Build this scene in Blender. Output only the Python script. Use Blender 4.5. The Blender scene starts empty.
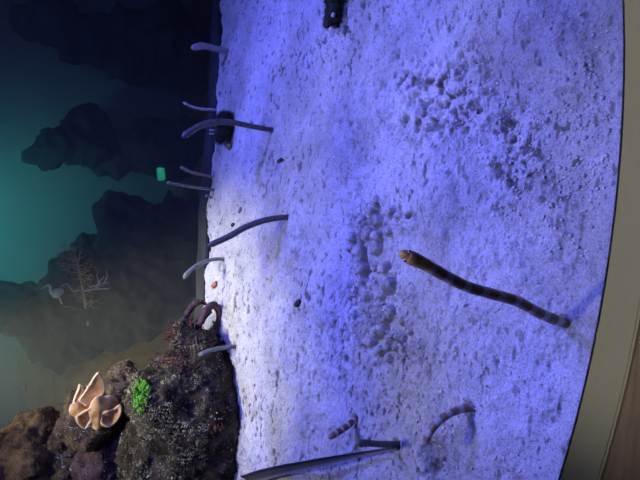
import bpy, bmesh, math, random
import numpy as np
from mathutils import Vector, Matrix

random.seed(7)
rng = np.random.default_rng(7)
scene = bpy.context.scene
COL = scene.collection

# ------------------------------------------------------------------ camera
TH, RO, FOC = math.radians(33), math.radians(7), 462.0
CAM = np.array([0.0, 0.0, 0.5])
FWD = np.array([0, math.cos(TH), -math.sin(TH)])
_r0 = np.array([1.0, 0, 0])
_u0 = np.array([0, math.sin(TH), math.cos(TH)])
RGT = math.cos(RO) * _r0 + math.sin(RO) * _u0
UPV = math.cos(RO) * _u0 - math.sin(RO) * _r0
cd = bpy.data.cameras.new('camera')
cd.sensor_fit = 'HORIZONTAL'
cd.sensor_width = 36
cd.lens = 36 * FOC / 640
cd.clip_start = 0.01
cam = bpy.data.objects.new('camera', cd)
COL.objects.link(cam)
X, Y, Z = -UPV, RGT, -FWD          # the phone was held on its side: the picture's right is the world's down
cam.matrix_world = Matrix(((X[0], Y[0], Z[0], CAM[0]), (X[1], Y[1], Z[1], CAM[1]), (X[2], Y[2], Z[2], CAM[2]), (0, 0, 0, 1)))
scene.camera = cam

# ------------------------------------------------------------------ exposure, world, lights
vs = scene.view_settings
vs.view_transform = 'Standard'
vs.look = 'None'
vs.gamma = 1
vs.use_curve_mapping = False
vs.exposure = 0.0
scene.cycles.caustics_refractive = False
scene.cycles.caustics_reflective = False

w = bpy.data.worlds.new('world')
scene.world = w
w.use_nodes = True
w.node_tree.nodes['Background'].inputs[0].default_value = (0.35, 0.42, 0.6, 1)
w.node_tree.nodes['Background'].inputs[1].default_value = 0.025


def aim(o, target):
    d = Vector(target) - o.location
    o.rotation_euler = d.to_track_quat('-Z', 'Y').to_euler()


def lamp(name, kind, loc, target, power, col, size=0.1, angle=60, blend=0.5):
    l = bpy.data.lights.new(name, kind)
    l.energy = power
    l.color = col
    if kind == 'AREA':
        l.size = size
    else:
        l.shadow_soft_size = size
    if kind == 'SPOT':
        l.spot_size = math.radians(angle)
        l.spot_blend = blend
    o = bpy.data.objects.new(name, l)
    COL.objects.link(o)
    o.location = loc
    aim(o, target)
    return o


def ripple(o, scale, lo, hi, stretch=(1, 1, 1), seed=0.0):
    """Water ripples over the lamp: its beam is uneven."""
    l = o.data
    l.use_nodes = True
    nt = l.node_tree
    em = nt.nodes['Emission']
    tc = nt.nodes.new('ShaderNodeNewGeometry')
    mp = nt.nodes.new('ShaderNodeMapping')
    mp.inputs['Scale'].default_value = stretch
    mp.inputs['Rotation'].default_value = (0, 0, math.radians(-28))
    mp.inputs['Location'].default_value = (seed, seed * 1.7, 0)
    nz = nt.nodes.new('ShaderNodeTexNoise')
    nz.inputs['Scale'].default_value = scale
    nz.inputs['Detail'].default_value = 2
    nz.inputs['Distortion'].default_value = 0.6
    mr = nt.nodes.new('ShaderNodeMapRange')
    mr.inputs[1].default_value = 0.35
    mr.inputs[2].default_value = 0.65
    mr.inputs[3].default_value = lo
    mr.inputs[4].default_value = hi
    nt.links.new(tc.outputs['Incoming'], mp.inputs[0])
    nt.links.new(mp.outputs[0], nz.inputs['Vector'])
    nt.links.new(nz.outputs[0], mr.inputs[0])
    nt.links.new(mr.outputs[0], em.inputs['Strength'])


BLUE = (0.13, 0.15, 1.0)
# blue aquarium lamps over the sand, to the right and behind
a = lamp('blue_light', 'SPOT', (0.75, 1.15, 1.6), (0.34, 0.50, 0), 125, BLUE, 0.05, 100, 0.9)
ripple(a, 4, 0.35, 1.55, (1, 2.6, 1), 0.3)
a = lamp('blue_light', 'SPOT', (0.26, 0.92, 1.7), (0.16, 0.52, 0), 42, BLUE, 0.06, 80, 1.0)
ripple(a, 6, -0.3, 2.3, (1, 3, 1), 2.3)
# added blue fill over the front, to light the eels' near sides
lamp('blue_light', 'AREA', (0.12, 0.40, 1.25), (0.05, 0.5, 0), 7.0, (0.17, 0.19, 1.0), 0.3)
# white lamps over the rocks at the back left and over the middle of the sand
lamp('white_light', 'SPOT', (-0.45, 1.12, 1.35), (-0.42, 1.27, 0.05), 46, (1.0, 0.94, 0.78), 0.04, 50, 1.0)
lamp('white_light', 'SPOT', (-0.10, 1.50, 1.25), (-0.27, 1.27, 0), 58, (1.0, 1.0, 0.82), 0.04, 42, 1.0)
a = lamp('white_light', 'SPOT', (-0.26, 0.97, 1.7), (-0.24, 0.72, 0), 20, (1.0, 0.98, 0.82), 0.06, 62, 1.0)
ripple(a, 6, 2.0, -0.1, (1, 3, 1), 2.3)
# lights added behind the sand: teal for the wall's glow, pale for haze
lamp('teal_fill', 'SPOT', (-0.18, 1.95, 1.05), (-0.20, 2.67, 0.52), 32, (0.10, 0.72, 0.68), 0.1, 105, 1.0)
lamp('pale_fill', 'SPOT', (-1.05, 1.75, 1.0), (-0.70, 2.0, 0.2), 12, (0.86, 0.94, 1.0), 0.1, 95, 1.0)
lamp('white_light', 'SPOT', (-0.52, 1.62, 0.95), (-0.50, 1.76, 0.1), 22, (1.0, 0.88, 0.55), 0.05, 62, 1.0)  # added warm light to brighten the silt bank
lamp('blue_light', 'SPOT', (0.55, 2.05, 1.3), (0.45, 2.3, 0.2), 3.0, (0.2, 0.3, 1.0), 0.1, 80, 1.0)  # added dim light to tint the dark back water blue
# warm light of the visitors' room on the ledge; cone edge imitates a person's shadow
lamp('room_lamp', 'SPOT', (0.35, -0.25, 1.6), (0.19, 0.17, 0), 44, (1.0, 0.90, 0.75), 0.06, 26, 0.3)


# ------------------------------------------------------------------ helpers
def ray(px, py):
    return FOC * FWD + RGT * (240 - py) - UPV * (px - 320)


def G(px, py, z=0.0):
    d = ray(px, py)
    return CAM + d * ((z - CAM[2]) / d[2])


def D(px, py, y):
    d = ray(px, py)
    return CAM + d * (y / d[1])


def PXM(px, py, y):
    """metres per picture pixel at depth y"""
    d = ray(px, py)
    return y / d[1]


def hash3(ix, iy, iz, seed):
    h = (ix * 374761393 + iy * 668265263 + iz * 2147483647 + seed * 974634777) & 0xFFFFFFFF
    h = ((h ^ (h >> 13)) * 1274126177) & 0xFFFFFFFF
    h = (h ^ (h >> 16)) & 0xFFFFFFFF
    return h / 4294967295.0


def vnoise(p, seed=0):
    i = np.floor(p).astype(np.int64)
    t = p - i
    t = t * t * (3 - 2 * t)
    out = 0
    for dx in (0, 1):
        for dy in (0, 1):
            for dz in (0, 1):
                wgt = (t[:, 0] if dx else 1 - t[:, 0]) * (t[:, 1] if dy else 1 - t[:, 1]) * (t[:, 2] if dz else 1 - t[:, 2])
                out = out + wgt * hash3(i[:, 0] + dx, i[:, 1] + dy, i[:, 2] + dz, seed)
    return out * 2 - 1


def fbm(p, octaves=4, seed=0, gain=0.5):
    o, amp, s = 0, 1.0, 1.0
    for k in range(octaves):
        o = o + amp * vnoise(p * s, seed + k * 17)
        amp *= gain
        s *= 2.03
    return o


def mesh_np(name, verts, faces):
    me = bpy.data.meshes.new(name)
    me.from_pydata([tuple(map(float, v)) for v in verts], [], [tuple(map(int, q)) for q in faces])
    me.update()
    return me


def smooth(me, on=True):
    me.polygons.foreach_set('use_smooth', [on] * len(me.polygons))


def link(name, me, mat=None, parent=None, sm=True):
    o = bpy.data.objects.new(name, me)
    COL.objects.link(o)
    if mat is not None:
        me.materials.clear()
        me.materials.append(mat)
    if sm:
        smooth(me)
    if parent is not None:
        o.parent = parent
    return o


def tag(o, label=None, cat=None, group=None, kind=None):
    if label:
        o['label'] = label
    if cat:
        o['category'] = cat
    if group:
        o['group'] = group
    if kind:
        o['kind'] = kind
    return o


def empty(name, loc):
    o = bpy.data.objects.new(name, None)
    o.empty_display_size = 0.02
    COL.objects.link(o)
    o.location = [float(c) for c in loc]
    return o


def rebase(me, loc):
    me.transform(Matrix.Translation(-Vector([float(c) for c in loc])))


def catmull(pts, n):
    pts = np.array(pts, float)
    P = np.vstack([2 * pts[0] - pts[1], pts, 2 * pts[-1] - pts[-2]])
    out = []
    m = len(pts) - 1
    for k in range(n + 1):
        s = k / n * m
        i = min(int(s), m - 1)
        t = s - i
        a, b, c, d = P[i], P[i + 1], P[i + 2], P[i + 3]
        out.append(0.5 * (2 * b + (c - a) * t + (2 * a - 5 * b + 4 * c - d) * t * t + (3 * b - a - 3 * c + d) * t ** 3))
    return np.array(out)


def tube(path, radii, seg=12, squash=None, cap=True):
    """verts, faces and the distance along the path of each vert"""
    path = np.array(path)
    n = len(path)
    tan = np.gradient(path, axis=0)
    tan /= np.linalg.norm(tan, axis=1)[:, None]
    ref = np.array([0.13, -1.0, 0.21])
    verts, t_at, faces = [], [], []
    dist = np.concatenate([[0], np.cumsum(np.linalg.norm(np.diff(path, axis=0), axis=1))])
    side = np.cross(tan[0], ref)
    side /= np.linalg.norm(side)
    frames = []
    for k in range(n):
        side = side - tan[k] * side.dot(tan[k])
        side /= np.linalg.norm(side)
        bi = np.cross(tan[k], side)
        frames.append((side.copy(), bi))
        for j in range(seg):
            a = 2 * math.pi * j / seg
            q = 1.0 if squash is None else squash[k]
            verts.append(path[k] + radii[k] * (math.cos(a) * side + q * math.sin(a) * bi))
            t_at.append(dist[k])
    for k in range(n - 1):
        for j in range(seg):
            a, b = k * seg + j, k * seg + (j + 1) % seg
            faces.append((a, b, b + seg, a + seg))
    if cap:
        faces.append(tuple(range(seg))[::-1])
        faces.append(tuple((n - 1) * seg + j for j in range(seg)))
    return verts, faces, t_at, frames, tan


def attr(me, name, vals):
    a = me.attributes.new(name, 'FLOAT', 'POINT')
    a.data.foreach_set('value', np.array(vals, dtype=np.float32))


class MB:
    """collects shapes into one mesh"""

    def __init__(self):
        self.v, self.f = [], []

    def add(self, v, f):
        k = len(self.v)
        self.v += [tuple(map(float, q)) for q in v]
        self.f += [tuple(i + k for i in q) for q in f]

    def tube(self, path, radii, seg=8):
        v, f, _, _, _ = tube(path, radii, seg)
        self.add(v, f)

    def me(self, name):
        return mesh_np(name, self.v, self.f)


def ico(sub):
    bm = bmesh.new()
    bmesh.ops.create_icosphere(bm, subdivisions=sub, radius=1)
    v = np.array([q.co[:] for q in bm.verts])
    f = [tuple(x.index for x in q.verts) for q in bm.faces]
    bm.free()
    return v, f


ICO = {k: ico(k) for k in (1, 2, 3, 4, 5)}


# ------------------------------------------------------------------ materials
def mat(name):
    m = bpy.data.materials.new(name)
    m.use_nodes = True
    nt = m.node_tree
    return m, nt, nt.nodes['Principled BSDF']


def N(nt, t, **kw):
    n = nt.nodes.new('ShaderNode' + t)
    for k, v in kw.items():
        n.inputs[k].default_value = v
    return n


def coords(nt, scale=(1, 1, 1), rot=(0, 0, 0)):
    tc = N(nt, 'TexCoord')
    mp = N(nt, 'Mapping')
    mp.inputs['Scale'].default_value = scale
    mp.inputs['Rotation'].default_value = rot
    nt.links.new(tc.outputs['Object'], mp.inputs[0])
    return mp.outputs[0]


def ramp(nt, fac, stops, interp='LINEAR'):
    r = N(nt, 'ValToRGB')
    r.color_ramp.interpolation = interp
    e = r.color_ramp.elements
    while len(e) < len(stops):
        e.new(0.5)
    for q, (p, c) in zip(e, stops):
        q.position = p
        q.color = (*c, 1) if len(c) == 3 else c
    nt.links.new(fac, r.inputs[0])
    return r.outputs[0]


def noise(nt, co, scale, detail=4, rough=0.55, dist=0.0):
    n = N(nt, 'TexNoise', Scale=scale, Detail=detail, Roughness=rough, Distortion=dist)
    nt.links.new(co, n.inputs['Vector'])
    return n.outputs[0]


def mixc(nt, fac, a, b, mode='MIX'):
    m = N(nt, 'Mix')
    m.data_type = 'RGBA'
    m.blend_type = mode
    for s, val in ((m.inputs[0], fac), (m.inputs[6], a), (m.inputs[7], b)):
        if hasattr(val, 'is_linked'):
            nt.links.new(val, s)
        elif isinstance(val, (int, float)):
            s.default_value = val
        else:
            s.default_value = (*val, 1)
    return m.outputs[2]


def bump(nt, bs, h, strength, dist):
    b = N(nt, 'Bump', Strength=strength, Distance=dist)
    nt.links.new(h, b.inputs['Height'])
    nt.links.new(b.outputs[0], bs.inputs['Normal'])


def sand_material():
    m, nt, bs = mat('coral_sand')
    co = coords(nt)
    g1 = noise(nt, co, 520, 3, 0.75)
    g2 = noise(nt, co, 260, 3, 0.75)
    grain = mixc(nt, 0.5, g1, g2)
    mid = noise(nt, co, 165, 3, 0.65)
    big = noise(nt, co, 9, 4, 0.6)
    base = ramp(nt, grain, [(0.32, (0.20, 0.19, 0.17)), (0.44, (0.58, 0.57, 0.54)), (0.60, (0.72, 0.71, 0.69)), (0.68, (0.95, 0.95, 0.93))])
    speck = ramp(nt, mid, [(0.27, (0.14, 0.125, 0.10)), (0.38, (1, 1, 1))])
    c = mixc(nt, 0.8, base, speck, 'MULTIPLY')
    tone = ramp(nt, big, [(0.3, (0.72, 0.70, 0.64)), (0.6, (1, 1, 1))])
    c = mixc(nt, 1.0, c, tone, 'MULTIPLY')
    # brown detritus in patches, plus pit shade and eel shadows painted in
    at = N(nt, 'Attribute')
    at.attribute_name = 'detritus_shade'
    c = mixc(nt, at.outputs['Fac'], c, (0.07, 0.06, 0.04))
    nt.links.new(c, bs.inputs['Base Color'])
    bs.inputs['Roughness'].default_value = 0.9
    bs.inputs['Specular IOR Level'].default_value = 0.15
    h = mixc(nt, 0.5, grain, mid)
    bump(nt, bs, h, 0.85, 0.005)
    return m


def rock_material(name, cols, specks, scale=18, bumpd=0.012, speck_scale=90, speck_at=0.6):
    m, nt, bs = mat(name)
    co = coords(nt)
    n1 = noise(nt, co, scale, 6, 0.65)
    n2 = noise(nt, co, speck_scale, 4, 0.7)
    k = len(cols)
    c = ramp(nt, n1, [(0.28 + 0.44 * i / max(1, k - 1), q) for i, q in enumerate(cols)])
    sp = ramp(nt, n2, [(speck_at, (0, 0, 0)), (speck_at + 0.08, (1, 1, 1))])
    c = mixc(nt, sp, c, specks)
    nt.links.new(c, bs.inputs['Base Color'])
    bs.inputs['Roughness'].default_value = 0.9
    bs.inputs['Specular IOR Level'].default_value = 0.1
    h = mixc(nt, 0.5, n1, n2)
    bump(nt, bs, h, 0.8, bumpd)
    return m


def plain(name, col, rough=0.6, spec=0.3, var=None, scale=60, bumpd=None):
    m, nt, bs = mat(name)
    bs.inputs['Roughness'].default_value = rough
    bs.inputs['Specular IOR Level'].default_value = spec
    co = coords(nt)
    n = noise(nt, co, scale, 4)
    c = ramp(nt, n, [(0.3, var or tuple(0.75 * q for q in col)), (0.65, col)])
    nt.links.new(c, bs.inputs['Base Color'])
    if bumpd:
        bump(nt, bs, n, 0.6, bumpd)
    return m


def eel_material(name, stops, period=None, duty=0.5, band=None, speck=None, head=None, head_len=0.0, rough=0.4):
    """stops: body colours of the noise; band: colour of rings repeating along the body; head: colour of the head end."""
    m, nt, bs = mat(name)
    co = coords(nt)
    n = noise(nt, co, 160, 3)
    c = ramp(nt, n, [(0.3, stops[0]), (0.65, stops[1])])
    at = N(nt, 'Attribute')
    at.attribute_name = 'along'
    if period:
        nz = noise(nt, co, 45, 2)
        ad = N(nt, 'Math')
        ad.operation = 'MULTIPLY_ADD'
        nt.links.new(nz, ad.inputs[0])
        ad.inputs[1].default_value = period * 0.5
        nt.links.new(at.outputs['Fac'], ad.inputs[2])
        mo = N(nt, 'Math')
        mo.operation = 'FRACT'
        dv = N(nt, 'Math')
        dv.operation = 'DIVIDE'
        dv.inputs[1].default_value = period
        nt.links.new(ad.outputs[0], dv.inputs[0])
        nt.links.new(dv.outputs[0], mo.inputs[0])
        msk = ramp(nt, mo.outputs[0], [(duty - 0.06, (0, 0, 0)), (duty + 0.02, (1, 1, 1)), (0.93, (1, 1, 1)), (1.0, (0, 0, 0))])
        c = mixc(nt, msk, c, band)
    if speck:
        s = noise(nt, co, speck[1], 2, 0.6)
        sm = ramp(nt, s, [(0.58, (0, 0, 0)), (0.64, (1, 1, 1))])
        c = mixc(nt, sm, c, speck[0])
    if head:
        hd = N(nt, 'Attribute')
        hd.attribute_name = 'from_head'
        hm = ramp(nt, hd.outputs['Fac'], [(0.0, (1, 1, 1)), (head_len * 0.75, (1, 1, 1)), (head_len, (0, 0, 0))])
        hn = noise(nt, co, 130, 3)
        hc = ramp(nt, hn, [(0.35, head[0]), (0.62, head[1])])
        c = mixc(nt, hm, c, hc)
    nt.links.new(c, bs.inputs['Base Color'])
    bs.inputs['Roughness'].default_value = rough
    bs.inputs['Specular IOR Level'].default_value = 0.4
    return m


M_SAND = sand_material()

# ------------------------------------------------------------------ the setting: sand bed
B0, B1 = 1.437, 0.176                      # back edge of the sand: y = B0 + B1 x


def back_y(x):
    return B0 + B1 * x + 0.012 * np.sin(9 * x + 0.7) + 0.006 * np.sin(31 * x)


def front_y(x):
    return 0.236 + 0.31 * (x - 0.05) ** 2


NX, NY = 1100, 800
xs = np.linspace(-0.95, 1.25, NX)
tt = np.linspace(0, 1, NY) ** 1.25
XX, TT = np.meshgrid(xs, tt)
YY = front_y(XX) - 0.004 + (back_y(XX) - front_y(XX) + 0.004) * TT
P = np.stack([XX.ravel(), YY.ravel(), np.zeros(XX.size)], 1)
# ripples pulled out along the length of the tank, lumps, and fine roughness
A = P * np.array([1, 1, 1])
z = 0.008 * fbm(A * 6.0, 3, 1) + 0.006 * fbm(A @ np.array([[0.90, -0.43, 0], [0.43, 0.90, 0], [0, 0, 1]]) * np.array([4, 17, 1]), 3, 19) + 0.0045 * fbm(A * 28, 3, 5)
fine = fbm(A * 170, 3, 9)
z += 0.0013 * fine
region = vnoise(A * 7, 31)
lump_n = np.clip(fbm(A * 75, 2, 41), 0, 1)
z += 0.0045 * lump_n * np.clip(region + 0.1, 0, 1)
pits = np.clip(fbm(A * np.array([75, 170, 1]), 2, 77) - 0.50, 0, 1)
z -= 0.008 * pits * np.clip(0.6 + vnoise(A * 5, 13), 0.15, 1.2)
det_shade = np.clip(pits * 2.6, 0, 0.75) * np.clip(0.75 + 0.6 * vnoise(A * 9, 23), 0.2, 1)  # shade of the pits painted into the sand colour


def around(x, y):
    return np.sqrt((P[:, 0] - x) ** 2 + (P[:, 1] - y) ** 2)


# round pellets of sand heaped by the eels
heaps = [(375, 305, 15, 34, 34, 9), (366, 225, 14, 26, 26, 7), (362, 310, 12, 40, 22, 7), (398, 335, 16, 24, 24, 6), (395, 215, 9, 9, 4, 6)]
for (px, py, wx, wy, n, r_) in heaps:
    for k in range(n):
        qx, qy = px + random.gauss(0, 0.6) * wx, py + random.gauss(0, 0.6) * wy
        g = G(qx, qy)
        rad = random.uniform(0.55, 1.0) * r_ * PXM(qx, qy, g[1])
        d = around(g[0], g[1])
        k_ = d < rad
        zz = np.sqrt(np.clip(rad ** 2 - d[k_] ** 2, 0, None)) * 1.0
        z[k_] = np.maximum(z[k_], zz + random.uniform(-0.004, 0.002))
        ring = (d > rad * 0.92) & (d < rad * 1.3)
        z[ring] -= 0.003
        det_shade[ring] = np.maximum(det_shade[ring], 0.3)  # darker ring round each pellet
# brown detritus in rough patches, some painting eel shadows: (pixel, radii, amount)
dpn = np.clip(fbm(A * 90, 3, 55) * 1.8 - 0.1, 0, 1)
DPX = CAM + 0
rel = P - CAM
zz_ = rel @ FWD
ppx = 320 - FOC * (rel @ UPV) / zz_
ppy = 240 - FOC * (rel @ RGT) / zz_
for (px, py, rx, ry, am) in [(512, 150, 24, 36, 1.25), (455, 100, 36, 34, 0.9), (500, 195, 20, 26, 0.6), (440, 80, 40, 16, 0.6), (420, 120, 30, 24, 0.5),
                             (405, 78, 14, 8, 0.7), (362, 215, 18, 26, 0.55), (405, 220, 9, 12, 0.7), (375, 350, 12, 14, 0.55), (380, 305, 22, 40, 0.3),
                             (345, 30, 16, 12, 0.6), (470, 55, 14, 20, 0.6), (565, 100, 18, 12, 0.45), (275, 160, 14, 12, 0.5), (300, 245, 10, 20, 0.35),  # last two here paint shadows cast by eels into the colour
                             (350, 120, 20, 30, 0.3), (330, 350, 30, 40, 0.3), (430, 460, 22, 24, 0.55), (578, 318, 14, 8, 0.4), (545, 190, 14, 18, 0.35)]:  # fourth here paints the near eel's faint shadow trail
    fall = np.exp(-((ppx - px) / rx) ** 2 - ((ppy - py) / ry) ** 2)
    amt = np.clip(dpn * 1.7 * fall * am, 0, 0.85)
    det_shade = np.maximum(det_shade, amt)
    z -= 0.005 * amt
    z += 0.0035 * fall * np.clip(fbm(A * 110, 2, 87), 0, 1)
# hollow by the curled eel
g = G(436, 456)
d = around(g[0], g[1])
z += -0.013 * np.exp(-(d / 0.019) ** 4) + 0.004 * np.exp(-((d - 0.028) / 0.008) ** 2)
det_shade = np.maximum(det_shade, 0.33 * np.exp(-(d / 0.019) ** 4))
BURROWS = []


def burrow(px, py, rad):
    g = G(px, py)
    d = around(g[0], g[1])
    global z, det_shade
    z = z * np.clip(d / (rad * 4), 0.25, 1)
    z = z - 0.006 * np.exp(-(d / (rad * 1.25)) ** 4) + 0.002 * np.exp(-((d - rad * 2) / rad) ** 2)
    det_shade = np.maximum(det_shade, 0.35 * np.exp(-(d / (rad * 1.3)) ** 4))  # darker inside the burrow


for q in [(562, 322, .0065), (470, 408, .0065), (356, 419, .006), (396, 444, .006), (288, 217, .006), (225, 259, .005), (272, 130, .007), (228, 51, .009), (237, 346, .006)]:
    burrow(*q)
sx = np.clip((P[:, 0] + 0.5) / 1.0, 0, 1)
edge = np.clip((TT.ravel() - 0.985) / 0.015, 0, 1)
z -= 0.02 * edge ** 2
near = np.clip(1 - (P[:, 1] - front_y(P[:, 0])) / 0.02, 0, 1)
z = z * (1 - near) + 0.0055 * near
P[:, 2] = z
i = np.arange(NX * NY).reshape(NY, NX)
faces = np.stack([i[:-1, :-1].ravel(), i[:-1, 1:].ravel(), i[1:, 1:].ravel(), i[1:, :-1].ravel()], 1)
# skirt down from the rim so that the bed has its own thickness
me = bpy.data.meshes.new('sand_floor')
rim = np.concatenate([i[0, :], i[1:, -1], i[-1, -2::-1], i[-2:0:-1, 0]])
low = P[rim].copy()
low[:, 2] = -0.14
V = np.vstack([P, low])
nb = len(P)
k = np.arange(len(rim))
k2 = (k + 1) % len(rim)
sk = np.stack([rim[k], nb + k, nb + k2, rim[k2]], 1)
F_ = np.vstack([faces, sk])
me.vertices.add(len(V))
me.vertices.foreach_set('co', V.ravel())
me.loops.add(F_.size)
me.loops.foreach_set('vertex_index', F_.ravel().astype(np.int32))
me.polygons.add(len(F_))
me.polygons.foreach_set('loop_start', np.arange(0, F_.size, 4, dtype=np.int32))
me.update(calc_edges=True)
attr(me, 'detritus_shade', np.concatenate([det_shade, np.zeros(len(low))]))
sand = link('floor', me, M_SAND)
tag(sand, 'white coral sand bed rippled and dotted with pellets under blue light', 'sand', kind='structure')

from mathutils.bvhtree import BVHTree
_step = 2
HGT = P[:, 2].reshape(NY, NX)


def ground(x, y):
    ix = int(np.clip((x - xs[0]) / (xs[-1] - xs[0]) * (NX - 1), 0, NX - 1))
    fy = front_y(x) - 0.004
    t = np.clip((y - fy) / (back_y(x) - fy), 0, 1)
    iy = int(np.clip(t ** (1 / 1.25) * (NY - 1), 0, NY - 1))
    return float(HGT[iy, ix])


# coarse coral gravel lying all over the sand
gv, gf = MB(), None
iv, if_ = ICO[1]
for k in range(4600):
    if k < 3800:
        x, y = random.uniform(-0.6, 0.9), random.uniform(0.27, 1.35)
        s = random.choice([0.0007, 0.001, 0.001, 0.0014, 0.0018])
    else:
        px, py = random.choice([(590, 190), (520, 150), (575, 130), (470, 100), (395, 350), (540, 180), (440, 430), (600, 90)])
        g = G(px + random.gauss(0, 26), py + random.gauss(0, 40))
        x, y = g[0], g[1]
        s = random.choice([0.0008, 0.001, 0.0013, 0.0018, 0.0024])
    if not (front_y(x) + 0.006 < y < back_y(x) - 0.03):
        continue
    R = Matrix.Rotation(random.uniform(0, 6.28), 3, Vector((random.random() - .5, random.random() - .5, random.random() + 0.1)))
    sc = np.array([s * random.uniform(0.8, 2.2), s, s * random.uniform(0.6, 1)])
    v = (iv * (1 + 0.25 * (rng.random((len(iv), 1)) - .5)) * sc) @ np.array(R).T
    gv.add(v + np.array([x, y, ground(x, y) + s * 0.35]), if_)
M_GRAVEL = plain('coral_gravel', (0.80, 0.79, 0.77), 0.85, 0.2, (0.45, 0.42, 0.38), 30)
o = link('coral_gravel', gv.me('coral_gravel'), M_GRAVEL)
tag(o, 'pale crumbs of broken coral scattered over the sand bed', 'gravel', kind='stuff')

# ------------------------------------------------------------------ the setting: ledge, back ground, walls, glass


def prism(name, outline_low, z0, z1, m, kind='structure', bevel=0.0):
    bm = bmesh.new()
    vb = [bm.verts.new((float(x), float(y), z0)) for x, y in outline_low]
    f = bm.faces.new(vb)
    r_ = bmesh.ops.extrude_face_region(bm, geom=[f])
    for q in r_['geom']:
        if isinstance(q, bmesh.types.BMVert):
            q.co.z = z1
    bmesh.ops.recalc_face_normals(bm, faces=bm.faces)
    if bevel:
        bmesh.ops.bevel(bm, geom=[e for e in bm.edges if abs(e.verts[0].co.z - z1) < 1e-6 and abs(e.verts[1].co.z - z1) < 1e-6], offset=bevel, segments=3, affect='EDGES')
    me = bpy.data.meshes.new(name)
    bm.to_mesh(me)
    bm.free()
    o = link(name, me, m, sm=False)
    if kind:
        o['kind'] = kind
    return o


M_FRAME = plain('grey_frame_paint', (0.385, 0.395, 0.33), 0.6, 0.3, (0.365, 0.375, 0.31), 200)
xe = np.linspace(-0.9, 1.2, 60)
inner = [(x, front_y(x) - 0.002) for x in xe]
outer = [(x, front_y(x) - 0.040) for x in xe]
fr = prism('trim_1', inner + outer[::-1], -0.16, 0.004, M_FRAME, bevel=0.002)
tag(fr, 'flat grey lower frame strip curving along the front of the tank', 'tank frame')

M_WOOD, nt, bs = mat('brown_wood')
co = coords(nt, (4, 60, 20))
n = noise(nt, co, 3, 6, 0.6, 0.5)
nt.links.new(ramp(nt, n, [(0.3, (0.135, 0.102, 0.056)), (0.55, (0.225, 0.172, 0.098)), (0.75, (0.30, 0.232, 0.135))]), bs.inputs['Base Color'])
bs.inputs['Roughness'].default_value = 0.55
bump(nt, bs, n, 0.2, 0.002)
ld = prism('trim_2', [(-0.95, -0.25), (1.25, -0.25), (1.25, 0.235), (-0.95, 0.235)], -0.26, -0.161, M_WOOD)
ld2 = prism('trim_3', [(x, front_y(x) - 0.0403) for x in xe] + [(1.2, 0.05), (-0.9, 0.05)], -0.16, 0.000, M_WOOD, bevel=0.002)
tag(ld2, 'brown wooden ledge in front of the grey tank frame', 'ledge')
tag(ld, 'brown wooden base under the ledge', 'ledge')

# front glass
M_GLASS, nt, bs = mat('clear_tank_glass')
gl = N(nt, 'BsdfGlass', IOR=1.12, Roughness=0.0)
gl.inputs['Color'].default_value = (0.98, 0.99, 0.99, 1)
nt.links.new(gl.outputs[0], nt.nodes['Material Output'].inputs[0])
gp = prism('window_1', [(x, front_y(x) - 0.0043) for x in xe] + [(x, front_y(x) - 0.0065) for x in xe[::-1]], 0.0043, 1.1, M_GLASS)
tag(gp, 'clear curved front glass of the tank', 'glass')

# ground and wall behind the sand
M_MUD = rock_material('silt_ground', [(0.10, 0.08, 0.045), (0.24, 0.18, 0.085), (0.40, 0.30, 0.13)], (0.45, 0.36, 0.2), 9, 0.01, 60, 0.62)
nx, ny = 160, 90
gx, gy = np.meshgrid(np.linspace(-2.6, 2.4, nx), np.linspace(0, 1, ny))
yy = (B0 + B1 * gx + 0.045) + (2.75 - (B0 + B1 * gx)) * gy
pp = np.stack([gx.ravel(), yy.ravel(), 0 * gx.ravel()], 1)
left = np.clip((-0.30 - pp[:, 0]) / 0.42, 0, 1)
left = left * left * (3 - 2 * left)
zb = -0.20 + left * (0.30 + 0.32 * np.clip(pp[:, 1] - 1.55, 0, 1)) + 0.03 * fbm(pp * 5, 4, 3)
pp[:, 2] = zb
i = np.arange(nx * ny).reshape(ny, nx)
fc = np.stack([i[:-1, :-1].ravel(), i[:-1, 1:].ravel(), i[1:, 1:].ravel(), i[1:, :-1].ravel()], 1)
o = link('ground', mesh_np('ground', pp, fc), M_MUD)
tag(o, 'dim silty ground rising to a brown bank behind the rocks', 'ground', kind='structure')


def back_ground(x, y):
    j = np.argmin((pp[:, 0] - x) ** 2 + (pp[:, 1] - y) ** 2)
    return float(pp[j, 2])


M_CURB = plain('dark_ledge', (0.055, 0.058, 0.055), 0.7, 0.2, (0.03, 0.032, 0.032), 14, 0.004)
xe2 = np.linspace(-1.1, 1.6, 80)
o = prism('trim_4', [(x, back_y(x) + 0.012) for x in xe2] + [(x, back_y(x) + 0.10) for x in xe2[::-1]], -0.25, -0.004, M_CURB, bevel=0.004)
tag(o, 'dark low ledge along the back edge of the sand', 'ledge')

M_WALL, nt, bs = mat('back_wall_paint')
co = coords(nt)
n1 = noise(nt, co, 1.7, 5, 0.6)
nt.links.new(ramp(nt, n1, [(0.3, (0.30, 0.32, 0.34)), (0.7, (0.5, 0.52, 0.52))]), bs.inputs['Base Color'])
bs.inputs['Roughness'].default_value = 0.8
bm = bmesh.new()
bmesh.ops.create_cube(bm, size=1, matrix=Matrix.Translation((0, 2.72, 0.7)) @ Matrix.Diagonal((6, 0.1, 2.4, 1)))
me = bpy.data.meshes.new('wall_back')
bm.to_mesh(me)
bm.free()
o = link('wall_back', me, M_WALL, sm=False)
tag(o, 'plain back wall lit teal in the distance', 'wall', kind='structure')

# ------------------------------------------------------------------ rocks


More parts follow.
